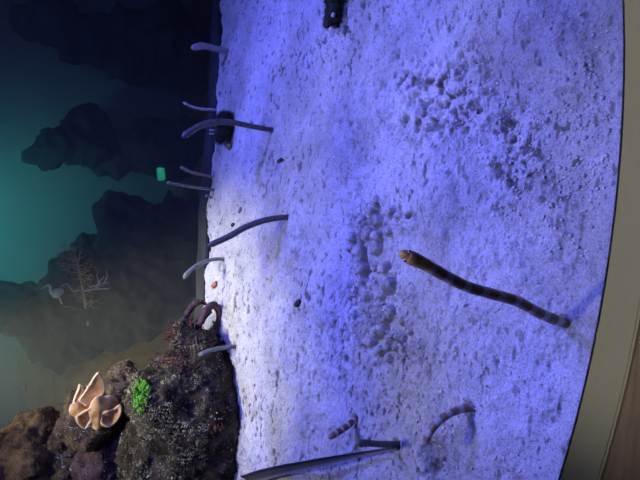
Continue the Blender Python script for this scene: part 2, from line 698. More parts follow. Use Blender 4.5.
def blob_mesh(name, ells, voxel, amp, freq, seed, amp2=0.0, freq2=60):
    """fuses ellipsoids (centre, radii) into one rough solid"""
    mb = MB()
    v0, f0 = ICO[4]
    for c, r_ in ells:
        mb.add(v0 * np.array(r_) + np.array(c), f0)
    me0 = mb.me(name + '_raw')
    ob = bpy.data.objects.new(name + '_raw', me0)
    COL.objects.link(ob)
    md = ob.modifiers.new('r', 'REMESH')
    md.mode = 'VOXEL'
    md.voxel_size = voxel
    dg = bpy.context.evaluated_depsgraph_get()
    me = bpy.data.meshes.new_from_object(ob.evaluated_get(dg))
    bpy.data.objects.remove(ob)
    bpy.data.meshes.remove(me0)
    n = len(me.vertices)
    co = np.empty(n * 3)
    me.vertices.foreach_get('co', co)
    co = co.reshape(-1, 3)
    no = np.empty(n * 3)
    me.vertices.foreach_get('normal', no)
    no = no.reshape(-1, 3)
    d = amp * fbm(co * freq, 4, seed, 0.55)
    if amp2:
        d = d + amp2 * (1 - 2 * np.abs(fbm(co * freq2, 2, seed + 5)))
    co = co + no * d[:, None]
    me.vertices.foreach_set('co', co.ravel())
    me.update()
    me.name = name
    return me


def E(px, py, y, rpx, rpy, ry):
    """ellipsoid seen at a pixel, at depth y; rpx is half its height and rpy half its width, in picture pixels"""
    s = PXM(px, py, y) * FOC / 462
    c = D(px, py, y)
    return (c, (rpy * s, ry, rpx * s))


def rock(name, base, ells, voxel, amp, freq, seed, m, label, cat='rock', amp2=0.003, freq2=60):
    me = blob_mesh(name, ells, voxel, amp, freq, seed, amp2, freq2)
    if base is not None:
        rebase(me, base)
        root = empty(name, base)
        o = link('rock_body', me, m, root)
        tag(root, label, cat)
        return root, o
    o = link(name, me, m)
    tag(o, label, cat)
    return o, o


def surf_points(o, n, cond):
    """random points and normals on a mesh's faces for which cond(point, normal) holds, in the mesh's frame"""
    me = o.data
    k = len(me.polygons)
    c = np.empty(k * 3)
    me.polygons.foreach_get('center', c)
    nn = np.empty(k * 3)
    me.polygons.foreach_get('normal', nn)
    ar = np.empty(k)
    me.polygons.foreach_get('area', ar)
    c, nn = c.reshape(-1, 3), nn.reshape(-1, 3)
    off = np.array(o.parent.location if o.parent else (0, 0, 0))
    rel = c + off - CAM
    zd = rel @ FWD
    qx = 320 - FOC * (rel @ UPV) / zd
    qy = 240 - FOC * (rel @ RGT) / zd
    facing = np.einsum('ij,ij->i', nn, -rel / np.linalg.norm(rel, axis=1)[:, None])
    ok = cond(qx, qy, nn, facing)
    idx = np.nonzero(ok)[0]
    if not len(idx):
        return []
    pr = ar[idx] / ar[idx].sum()
    pick = rng.choice(idx, n, p=pr)
    return [(c[j], nn[j]) for j in pick]


def blades(pts, length, width, droop=0.3, bend=0.5):
    """thin curling strands standing on points"""
    mb = MB()
    for p, nn in pts:
        L = length * random.uniform(0.5, 1.2)
        d = nn + 0.7 * (rng.random(3) - 0.5)
        d /= np.linalg.norm(d)
        s = np.cross(d, rng.random(3) - 0.5)
        s /= np.linalg.norm(s)
        b = np.cross(d, s)
        w_ = width * random.uniform(0.7, 1.3)
        v = []
        for t in (0, 0.5, 1.0):
            c = p - nn * 0.0006 + d * L * t + s * bend * L * t * t + np.array([0, 0, -droop * L * t * t])
            r_ = w_ * (1 - 0.6 * t)
            for a in (0, 2.1, 4.2):
                v.append(c + r_ * (math.cos(a) * s + math.sin(a) * b))
        f = []
        for q in (0, 3):
            for j in range(3):
                f.append((q + j, q + (j + 1) % 3, q + 3 + (j + 1) % 3, q + 3 + j))
        f += [(6, 7, 8), (2, 1, 0)]
        mb.add(v, f)
    return mb


M_ROCKA = rock_material('dark_live_rock', [(0.008, 0.007, 0.006), (0.024, 0.019, 0.014), (0.06, 0.046, 0.035), (0.085, 0.082, 0.06)], (0.38, 0.38, 0.31), 22, 0.008, 150, 0.60)
M_ROCKB = rock_material('brown_live_rock', [(0.04, 0.03, 0.024), (0.13, 0.095, 0.065), (0.27, 0.21, 0.14)], (0.55, 0.50, 0.40), 26, 0.010, 130, 0.60)
M_ROCKC = rock_material('rust_live_rock', [(0.06, 0.042, 0.03), (0.19, 0.13, 0.08), (0.34, 0.24, 0.14)], (0.45, 0.38, 0.28), 16, 0.012, 90, 0.62)
M_ROCKD = rock_material('purple_live_rock', [(0.035, 0.022, 0.028), (0.12, 0.075, 0.085), (0.2, 0.14, 0.15)], (0.4, 0.34, 0.34), 20, 0.008, 110, 0.64)

baseA = (-0.52, 1.16, -0.01)
rA, rAb = rock('boulder', baseA, [
    E(196, 440, 1.17, 56, 62, 0.13), E(180, 400, 1.18, 40, 46, 0.12), E(195, 357, 1.20, 30, 24, 0.08), E(168, 455, 1.2, 42, 50, 0.13),
    E(157, 400, 1.22, 22, 22, 0.09), E(206, 425, 1.13, 42, 60, 0.10), E(208, 372, 1.17, 30, 30, 0.08), E(178, 520, 1.18, 62, 50, 0.15),
    E(212, 470, 1.11, 34, 46, 0.09), E(184, 336, 1.25, 11, 14, 0.05)],
    0.007, 0.022, 16, 11, M_ROCKA, 'big dark boulder furred with grey algae at the left edge of the sand', 'rock', 0.005, 55)

M_TURF, nt, bs = mat('turf_algae')
co = coords(nt)
n1 = noise(nt, co, 40, 3)
nt.links.new(ramp(nt, n1, [(0.38, (0.05, 0.048, 0.02)), (0.52, (0.25, 0.24, 0.12)), (0.66, (0.56, 0.54, 0.34))]), bs.inputs['Base Color'])
bs.inputs['Roughness'].default_value = 0.8
turf_pts = surf_points(rAb, 17000, lambda qx, qy, nn, fa: (fa > -0.25) & (qx < 205) & ((qx - 118) + 0.0 * qy > 0) & (vnoise(np.stack([qx / 11, qy / 11, 0 * qx], 1), 4) > -0.25))
o = link('turf_algae', blades(turf_pts, 0.0085, 0.0008).me('turf_algae'), M_TURF, rAb, sm=False)
tag(o, 'grey green furry turf of short algae', kind='stuff')

M_GREEN = plain('bright_green_algae', (0.22, 0.55, 0.05), 0.6, 0.3, (0.04, 0.16, 0.02), 70)
gp_ = surf_points(rAb, 520, lambda qx, qy, nn, fa: (fa > -0.1) & (((qx - 143) / 10) ** 2 + ((qy - 396) / 20) ** 2 < 0.5 + 0.5 * vnoise(np.stack([qx / 5, qy / 5, 0 * qx], 1), 9)))
mb = MB()
for p, nn in gp_:
    for q in range(2):
        s = random.uniform(0.0012, 0.0030)
        off = nn * random.uniform(0.0, 0.012) + (rng.random(3) - .5) * 0.006
        mb.add(ICO[2][0] * s * np.array([1, 1, 1.3]) + p + off, ICO[2][1])
if mb.v:
    o = link('green_algae', mb.me('green_algae'), M_GREEN, rAb)
    tag(o, 'bright green tuft of bubbly algae', kind='stuff')
M_RED = plain('red_algae', (0.26, 0.075, 0.08), 0.6, 0.3, (0.10, 0.03, 0.035), 60)
M_DARKSTEM = plain('dark_red_stem', (0.12, 0.055, 0.055), 0.6, 0.3, (0.05, 0.025, 0.028), 60)


def branchy(mb, p, d, L, r_, depth, spread=0.6, seg=6):
    d = np.array(d, float)
    d /= np.linalg.norm(d)
    k = d + 0.35 * (rng.random(3) - 0.5)
    mid = p + d * L * 0.5
    end = p + k / np.linalg.norm(k) * L
    path = catmull([p, mid, end], 5)
    mb.tube(path, np.linspace(r_, r_ * 0.6, 6), seg)
    if depth:
        for q in range(random.choice([2, 2, 3])):
            nd = k + spread * 2 * (rng.random(3) - 0.5)
            branchy(mb, end, nd, L * random.uniform(0.55, 0.85), r_ * 0.6, depth - 1, spread, seg)


def growth(part, parent, cond, n, L, r_, depth, m, label=None, lift=0.0):
    mb = MB()
    for p, nn in surf_points(parent, n, cond):
        branchy(mb, p - nn * 0.002, nn + np.array([0, 0, lift]), L * random.uniform(0.7, 1.2), r_, depth)
    if not mb.v:
        return
    o = link(part, mb.me(part), m, parent)
    o['kind'] = 'stuff'
    if label:
        o['label'] = label
    return o


growth('red_algae', rAb, lambda qx, qy, nn, fa: (fa > 0.1) & (qy < 375) & (qx < 205) & (qx > 172), 46, 0.013, 0.0016, 2, M_RED, 'dark red branching algae', 0.4)
growth('brown_algae', rAb, lambda qx, qy, nn, fa: (fa > 0.0) & (qy < 370) & (qx < 215), 60, 0.012, 0.0013, 2, M_DARKSTEM, 'dark brown branching algae', 0.3)
o = growth('pink_algae', rAb, lambda qx, qy, nn, fa: (fa > 0.2) & (((qx - 215) / 9) ** 2 + ((qy - 428) / 10) ** 2 < 1), 14, 0.008, 0.0018, 1, plain('rusty_algae', (0.34, 0.13, 0.09), 0.7, 0.2), 'rusty patch low on the dark face')
M_PALE = plain('pale_encrusting_coral', (0.62, 0.60, 0.55), 0.7, 0.2, (0.3, 0.28, 0.26), 80)
o = growth('pale_polyps', rAb, lambda qx, qy, nn, fa: (fa > 0.2) & (((qx - 218) / 6) ** 2 + ((qy - 416) / 5) ** 2 < 1), 7, 0.005, 0.0014, 1, M_PALE, 'small pale polyps')
mb = MB()
for p, nn in surf_points(rAb, 34, lambda qx, qy, nn, fa: (fa > 0.2) & (qx > 138) & (qx < 205) & (qy > 395)):
    s = random.uniform(0.001, 0.003)
    mb.add(ICO[1][0] * s * np.array([1.5, 1, 0.8]) + p + nn * s * 0.3, ICO[1][1])
o = link('shell_crumbs', mb.me('shell_crumbs'), M_PALE, rAb)
tag(o, 'pale crumbs caught in the algae', kind='stuff')

# rock slope behind, with the coral on it
baseB = (-0.50, 1.42, 0.06)
rB, rBb = rock('coral_rock', baseB, [E(92, 412, 1.45, 26, 30, 0.08), E(120, 392, 1.44, 20, 26, 0.06), E(122, 382, 1.45, 14, 16, 0.07), E(150, 425, 1.44, 36, 44, 0.10), E(84, 425, 1.42, 22, 18, 0.07)],
               0.007, 0.020, 20, 21, M_ROCKB, 'brown knobbly rock carrying the pale orange coral', 'rock', 0.004, 60)
mud = [('boulder', (-0.78, 1.5, 0.1), [E(30, 452, 1.52, 26, 34, 0.10), E(8, 462, 1.55, 26, 30, 0.1), E(40, 478, 1.5, 36, 26, 0.1), E(100, 520, 1.52, 90, 50, 0.14)], 31, M_ROCKC, 'rust brown sloping boulder in the far left corner of the tank', 0.024, 16),
       ('boulder', (-0.62, 1.40, 0.1), [E(103, 464, 1.40, 26, 24, 0.06), E(122, 440, 1.42, 22, 18, 0.06), E(128, 470, 1.38, 30, 26, 0.06)], 41, M_ROCKD, 'rounded purple brown boulder between the rusty one and the furry one', 0.016, 22),
       ('boulder', (-0.66, 1.47, 0.1), [E(68, 446, 1.47, 20, 26, 0.06), E(80, 470, 1.46, 24, 26, 0.07)], 51, M_ROCKB, 'dark jagged boulder under the coral rock with pale polyps on it', 0.018, 24)]
roots = []
for nm, b, el, sd, m, lab, am, fr_ in mud:
    roots.append(rock(nm, b, el, 0.008, am, fr_, sd, m, lab, 'rock', 0.006, 48))
growth('pale_polyps', roots[2][1], lambda qx, qy, nn, fa: (fa > 0.1) & (((qx - 64) / 7) ** 2 + ((qy - 462) / 9) ** 2 < 1), 10, 0.010, 0.0024, 1, plain('pale_green_polyps', (0.5, 0.58, 0.5), 0.7, 0.2), 'cluster of pale green polyps')
growth('pale_polyps', roots[1][1], lambda qx, qy, nn, fa: (fa > 0.1) & (qx < 125), 26, 0.006, 0.0014, 1, plain('mauve_polyps', (0.42, 0.33, 0.36), 0.7, 0.2), 'mauve knobs')
growth('brown_algae', rBb, lambda qx, qy, nn, fa: (fa > -0.2), 170, 0.009, 0.0011, 2, plain('tan_algae', (0.28, 0.19, 0.11), 0.7, 0.2, (0.1, 0.06, 0.04), 40), 'tan branching algae', 0.3)
growth('brown_algae', roots[0][1], lambda qx, qy, nn, fa: (fa > -0.2), 260, 0.008, 0.0013, 2, plain('rusty_turf', (0.36, 0.24, 0.13), 0.7, 0.2, (0.12, 0.07, 0.04), 40), 'rusty branching algae', 0.3)
def crust(root, body, n, length, cols, label):
    pts_ = surf_points(body, n, lambda qx, qy, nn, fa: (fa > -0.2) & (vnoise(np.stack([qx / 7, qy / 7, 0 * qx], 1), 14) > -0.15))
    o = link('turf_algae', blades(pts_, length, 0.0009).me('turf_algae'), plain('rock_turf', cols[0], 0.8, 0.2, cols[1], 50), body, sm=False)
    tag(o, label, kind='stuff')


crust(rB, rBb, 3800, 0.006, ((0.46, 0.38, 0.26), (0.10, 0.07, 0.045)), 'short tan turf')
crust(roots[0][0], roots[0][1], 5000, 0.007, ((0.42, 0.28, 0.16), (0.09, 0.055, 0.035)), 'short rusty turf')
crust(roots[1][0], roots[1][1], 2200, 0.005, ((0.36, 0.27, 0.26), (0.08, 0.05, 0.05)), 'short mauve brown turf')
crust(roots[2][0], roots[2][1], 2200, 0.006, ((0.40, 0.36, 0.28), (0.06, 0.045, 0.04)), 'short grey brown turf')
blue_pts = surf_points(rBb, 40, lambda qx, qy, nn, fa: (fa > 0.1) & (np.abs(qy - 430) < 6) & (qx > 60) & (qx < 100))
if blue_pts:
    o = link('turf_algae', blades(blue_pts, 0.012, 0.0012).me('turf_algae'), plain('blue_grey_turf', (0.35, 0.40, 0.52), 0.7, 0.2), rBb, sm=False)
    tag(o, 'blue grey fringe under the coral', kind='stuff')

# ------------------------------------------------------------------ the leather coral
M_CORAL, nt, bs = mat('leather_coral')
co = coords(nt)
n1 = noise(nt, co, 60, 4)
at = N(nt, 'Attribute')
at.attribute_name = 'rim'
c = ramp(nt, n1, [(0.35, (0.70, 0.37, 0.14)), (0.65, (0.90, 0.58, 0.28))])
c = mixc(nt, ramp(nt, at.outputs['Fac'], [(0.78, (0, 0, 0)), (1.0, (0.8, 0.8, 0.8))]), c, (0.95, 0.74, 0.48))
nt.links.new(c, bs.inputs['Base Color'])
bs.inputs['Roughness'].default_value = 0.6
bs.inputs['Subsurface Weight'].default_value = 0.15
bs.inputs['Subsurface Radius'].default_value = (0.01, 0.005, 0.003)
bump(nt, bs, noise(nt, co, 300, 2), 0.3, 0.001)
YC = 1.345
coral_base = D(92, 408, YC + 0.02)
coral = empty('leather_coral', coral_base)
tag(coral, 'pale orange leather coral with folded ear-shaped lobes on the brown rock', 'coral')


def lobe(outline, centre, y_rim, y_mid, wav=0.004, name='lobe', ph=0.0, ncurl=5):
    """a cupped, thick lobe: outline in picture pixels, rim nearer the viewer than the middle"""
    n = 48
    cl = catmull(list(outline) + [outline[0]], n)[:-1]
    rings = 9
    verts, rim = [], []
    for k in range(1, rings + 1):
        s = k / rings
        for j in range(n):
            px = centre[0] + (cl[j][0] - centre[0]) * s
            py = centre[1] + (cl[j][1] - centre[1]) * s
            y = y_mid + (y_rim - y_mid) * s ** 1.8 + wav * s * s * math.sin(ncurl * 2 * math.pi * j / n + ph)
            verts.append(D(px, py, y))
            rim.append(s)
    verts.append(D(centre[0], centre[1], y_mid))
    rim.append(0)
    faces = []
    for k in range(rings - 1):
        for j in range(n):
            a, b = k * n + j, k * n + (j + 1) % n
            faces.append((a, b, b + n, a + n))
    for j in range(n):
        faces.append((len(verts) - 1, (j + 1) % n, j))
    me = mesh_np(name, verts, faces)
    attr(me, 'rim', rim)
    rebase(me, coral_base)
    o = link(name, me, M_CORAL, coral)
    s = o.modifiers.new('thick', 'SOLIDIFY')
    s.thickness = 0.007
    s.offset = 0
    sb = o.modifiers.new('sub', 'SUBSURF')
    sb.levels = sb.render_levels = 1
    return o


lobe([(78, 401), (87, 388), (98, 372), (104, 381), (105, 391), (100, 398), (94, 402), (86, 405)], (93, 392), YC + 0.004, YC + 0.008, 0.002, 'lobe', 0.4, 3)
lobe([(80, 383), (83, 388), (81, 396), (77, 404), (73, 404), (76, 394), (79, 388)], (79, 396), YC + 0.012, YC + 0.018, 0.001, 'lobe', 1.0, 2)
lobe([(71, 404), (78, 402), (84, 406), (86, 412), (80, 417), (74, 416), (69, 411)], (78, 410), YC + 0.010, YC + 0.002, 0.002, 'lobe', 2.0, 3)
lobe([(76, 417), (84, 411), (93, 408), (95, 414), (90, 424), (85, 429), (78, 423)], (84, 419), YC - 0.012, YC + 0.008, 0.003, 'lobe', 0.2, 3)
lobe([(88, 410), (94, 398), (103, 396), (111, 403), (106, 413), (103, 424), (97, 430), (91, 425), (90, 416)], (99, 409), YC - 0.010, YC - 0.018, 0.003, 'lobe', 1.1, 4)
lobe([(101, 413), (107, 411), (114, 409), (120, 404), (122, 411), (118, 420), (110, 427), (101, 424)], (112, 418), YC - 0.020, YC - 0.010, 0.003, 'lobe', 2.2, 3)
lobe([(100, 397), (110, 395), (118, 400), (116, 407), (109, 411), (102, 407)], (109, 403), YC + 0.004, YC - 0.004, 0.002, 'lobe', 0.0, 3)
me = blob_mesh('stalk', [(D(94, 408, YC + 0.03), (0.030, 0.032, 0.030)), (D(102, 408, YC + 0.02), (0.026, 0.03, 0.02)), (D(90, 408, YC + 0.07), (0.03, 0.05, 0.03))], 0.004, 0.004, 30, 3)
rebase(me, coral_base)
attr(me, 'rim', [0] * len(me.vertices))
link('stalk', me, M_CORAL, coral)

# ------------------------------------------------------------------ looping dark sponge at the far corner of the sand
M_SPONGE = rock_material('purple_brown_sponge', [(0.04, 0.024, 0.03), (0.10, 0.06, 0.07), (0.16, 0.11, 0.115)], (0.2, 0.15, 0.15), 30, 0.003, 150, 0.66)


def sponge(pts, y, rads, label, name='sponge_branch', ydrift=0.0):
    q = [D(a, b, y + ydrift * k / max(1, len(pts) - 1)) for k, (a, b) in enumerate(pts)]
    path = catmull(q, 40)
    rr = np.interp(np.linspace(0, 1, 41), np.linspace(0, 1, len(rads)), rads)
    v, f, _, _, _ = tube(path, rr, 12)
    v = np.array(v)
    nn = 0.0016 * fbm(v * 90, 3, 6)
    v = v + (v - np.repeat(path, 12, axis=0)) / np.repeat(rr, 12)[:, None] * nn[:, None]
    me = mesh_np(name, v, f)
    b = v.min(0)
    c = np.array([v[:, 0].mean(), v[:, 1].mean(), b[2]])
    rebase(me, c)
    o = link(name, me, M_SPONGE)
    o.location = c
    tag(o, label, 'sponge', 'looping sponges by the boulder')
    return o


YS = 1.245
sponge([(213, 339), (217, 331), (219, 321), (219, 311), (214, 305), (208, 308), (204, 316), (199, 325)], YS - 0.02, [0.0063, 0.0075, 0.0081, 0.0094, 0.0106, 0.0100, 0.0094, 0.0088], 'thick dark sponge loop nearest the open sand')
sponge([(200, 338), (198, 330), (200, 321), (206, 314), (211, 311)], YS + 0.01, [0.0100, 0.0100, 0.0100, 0.0100, 0.0088], 'dark sponge arm reaching from the boulder to the loop')
sponge([(186, 333), (186, 318), (191, 308), (199, 302), (206, 304)], YS + 0.03, [0.0063, 0.0075, 0.0088, 0.0075, 0.0050], 'thin dark sponge arch behind the loop and above the dark ledge')
growth('brown_algae', bpy.data.objects['sponge_branch.002'], lambda qx, qy, nn, fa: fa > 0, 22, 0.008, 0.0011, 1, plain('tan_tufts', (0.34, 0.22, 0.15), 0.7, 0.2), 'tan tufts')
# white shell fragments under the arch
mbx = [(203, 330, 0.006), (207, 334, 0.006), (200, 311, 0.005), (210, 322, 0.006)]
M_SHELL = plain('white_shell', (0.8, 0.78, 0.74), 0.5, 0.3, (0.6, 0.55, 0.5), 60)


def pebble(px, py, rad, m, name, label, cat, stretch=(1, 1, 0.7), rot=0.0, group=None, seed=0, onsand=True, y=None, amp=0.18):
    v = ICO[3][0].copy()
    v = v * (1 + amp * fbm(v * 1.6, 3, seed))[:, None] * np.array(stretch) * rad
    v = v @ np.array(Matrix.Rotation(rot, 3, 'Z')).T
    if onsand:
        g = G(px, py)
        gz = ground(g[0], g[1])
        g = G(px, py, gz + rad * stretch[2] * 0.5)
        gz = ground(g[0], g[1])
        loc = np.array([g[0], g[1], gz - rad * 0.15])
    else:
        loc = D(px, py, y)
    v[:, 2] -= v[:, 2].min()
    o = link(name, mesh_np(name, v, ICO[3][1]), m)
    o.location = loc
    tag(o, label, cat, group)
    return o


shl = ['white shell bit tucked under the dark sponge arm', 'small white shell bit beside the boulder foot', 'small white shell bit below the thin sponge arch', 'white shell bit inside the thick sponge loop']
for k, (px, py, r_) in enumerate(mbx):
    pebble(px + 4, py, r_, M_SHELL, 'shell', shl[k], 'shell', (1.2, 0.8, 0.6), random.uniform(0, 3), 'white shell bits under the sponge', 60 + k)
M_DPEB = plain('dark_pebble', (0.05, 0.05, 0.045), 0.7, 0.3, (0.025, 0.025, 0.025), 120, 0.002)
pebble(297, 303, 0.0085, M_DPEB, 'pebble', 'dark oblong pebble alone in the middle of the sand', 'pebble', (1.35, 0.75, 0.6), 2.3, None, 71)
pebble(233, 225, 0.0075, M_DPEB, 'pebble', 'dark pebble behind the head of the slanting eel', 'pebble', (0.8, 1.3, 0.6), 0.3, None, 72)
pebble(240, 210, 0.008, plain('grey_pebble', (0.20, 0.20, 0.21), 0.8, 0.2, (0.10, 0.10, 0.11), 120, 0.002), 'pebble', 'flat grey pebble near the far edge, beyond the slanting eel', 'pebble', (1.3, 0.8, 0.45), 2.4, None, 73)
pebble(213, 285, 0.010, plain('orange_shell', (0.50, 0.20, 0.10), 0.6, 0.3, (0.28, 0.10, 0.05), 100), 'shell', 'orange brown shell bit on the bright far edge of the sand', 'shell', (0.8, 1.5, 0.6), 0.7, None, 74)
pebble(280, 161, 0.008, plain('brown_chip', (0.16, 0.12, 0.09), 0.8, 0.2, (0.07, 0.05, 0.04), 100), 'shell', 'small brown chip where the long leaning eel casts its shadow', 'shell', (0.7, 1.3, 0.5), 0.4, None, 75)

# ------------------------------------------------------------------ weedy lumps on the sand
M_LUMP = rock_material('black_weedy_rock', [(0.012, 0.013, 0.012), (0.035, 0.038, 0.028), (0.07, 0.07, 0.045)], (0.13, 0.13, 0.10), 60, 0.003, 200, 0.64)
M_WEED = plain('dark_olive_weed', (0.075, 0.078, 0.045), 0.8, 0.2, (0.02, 0.022, 0.016), 80)


def weedy(px_list, label, blade, n, seed, extra=None):
    ells = []
    g0 = G(*px_list[0][:2])
    for (px, py, rpx, rpy, y) in px_list:
        s = PXM(px, py, y)
        c = D(px, py, y)
        ells.append((c, (rpy * s, rpy * s * 0.8, rpx * s)))
    me = blob_mesh('weedy_rock', ells, 0.004, 0.006, 45, seed, 0.002, 110)
    v = np.empty(len(me.vertices) * 3)
    me.vertices.foreach_get('co', v)
    v = v.reshape(-1, 3)
    base = np.array([v[:, 0].mean(), v[:, 1].mean(), v[:, 2].min()])
    rebase(me, base)
    root = empty('weedy_rock', base)
    tag(root, label, 'rock')
    b = link('rock_body', me, M_LUMP, root)
    o = link('weed', blades(surf_points(b, n, lambda qx, qy, nn, fa: fa > -0.4), blade, 0.0008).me('weed'), M_WEED, b, sm=False)
    tag(o, 'short dark olive weed', kind='stuff')
    return root, b


yW = G(230, 125)[1] - 0.01
weedy([(224, 121, 6, 7, yW), (223, 130, 7, 8, yW), (221, 137, 5, 5, yW), (226, 116, 4, 4, yW)], 'dark furry weed-covered rock behind the long leaning eel', 0.011, 1500, 81)
pebble(229, 146, 0.012, plain('yellow_sponge', (0.46, 0.42, 0.24), 0.8, 0.2, (0.3, 0.26, 0.14), 80, 0.002), 'sponge', 'small yellowish lump at the foot of the dark furry rock', 'sponge', (0.8, 1, 0.9), 0, None, 76)
yU = G(340, 8)[1] - 0.008
rt, rb = weedy([(334, -4, 9, 14, yU), (333, 10, 8, 12, yU), (338, 4, 7, 10, yU + 0.01), (329, 20, 5, 6, yU), (334, -20, 10, 14, yU)], 'dark weedy rock with pale chips at the right end of the sand', 0.007, 1000, 91)
mb = MB()
for (px, py, s) in [(333, 15, 0.006), (331, 29, 0.006), (338, 31, 0.006), (322, 22, 0.004)]:
    c = D(px, py, yU - 0.02)
    mb.add(ICO[2][0] * s * np.array([0.8, 0.8, 0.7]) + c - np.array(rt.location), ICO[2][1])
link('pale_chips', mb.me('pale_chips'), M_SHELL, rb)['label'] = 'pale chips caught in the weed'

# ------------------------------------------------------------------ the blade
q = [(397, 448, 2.0), (372, 452, 3.0), (345, 457, 5.5), (315, 463, 8), (285, 469, 10), (262, 474.5, 10.5), (244, 480, 10)]
M_BLADE, nt, bs = mat('dark_seagrass')
co = coords(nt)
at = N(nt, 'Attribute')
at.attribute_name = 'across'
c = ramp(nt, at.outputs['Fac'], [(0.0, (0.02, 0.03, 0.06)), (0.2, (0.03, 0.035, 0.045)), (0.45, (0.11, 0.11, 0.10)), (0.62, (0.03, 0.032, 0.03)), (0.85, (0.12, 0.12, 0.10)), (1.0, (0.32, 0.30, 0.22))])
c = mixc(nt, 0.5, c, ramp(nt, noise(nt, co, 60, 4), [(0.3, (0.5, 0.5, 0.5)), (0.7, (1, 1, 1))]), 'MULTIPLY')
nt.links.new(c, bs.inputs['Base Color'])
bs.inputs['Roughness'].default_value = 0.5
cen = []
g0 = G(397, 448)
for k, (px, py, wd) in enumerate(q):
    f_ = k / (len(q) - 1)
    g = G(px, py, 0.006 + 0.02 * math.sin(math.pi * min(1, f_ * 1.0)) + 0.01 * f_)
    cen.append(g)
path = catmull(cen, 50)
wid = np.interp(np.linspace(0, 1, 51), np.linspace(0, 1, len(q)), [w_ * PXM(a, b, cen[k][1]) / 2 for k, (a, b, w_) in enumerate(q)])
tan = np.gradient(path, axis=0)
tan /= np.linalg.norm(tan, axis=1)[:, None]
verts, ac = [], []
W = 9
for k in range(51):
    view = path[k] - CAM
    sd = np.cross(tan[k], np.array([0.1, -0.72, 0.69]))
    sd /= np.linalg.norm(sd)
    up = np.cross(sd, tan[k])
    for j in range(W):
        s = j / (W - 1) * 2 - 1
        verts.append(path[k] + sd * s * wid[k] + up * wid[k] * 0.35 * (s * s - 0.4 * (1 if abs(s) < 0.3 else 0)))
        ac.append(0.5 - s / 2)
faces = [(k * W + j, k * W + j + 1, (k + 1) * W + j + 1, (k + 1) * W + j) for k in range(50) for j in range(W - 1)]
me = mesh_np('seagrass_blade', verts, faces)
attr(me, 'across', ac)
rebase(me, cen[0])
o = link('seagrass_blade', me, M_BLADE)
o.location = cen[0]
sd = o.modifiers.new('thick', 'SOLIDIFY')
sd.thickness = 0.0016
tag(o, 'long dark tapering blade lying aslant over the sand beside the stubby eel', 'seagrass')

# ------------------------------------------------------------------ eels
M_EYE_W = plain('eye_white', (0.75, 0.75, 0.72), 0.25, 0.5)
M_EYE_B = plain('eye_black', (0.008, 0.008, 0.01), 0.15, 0.6)


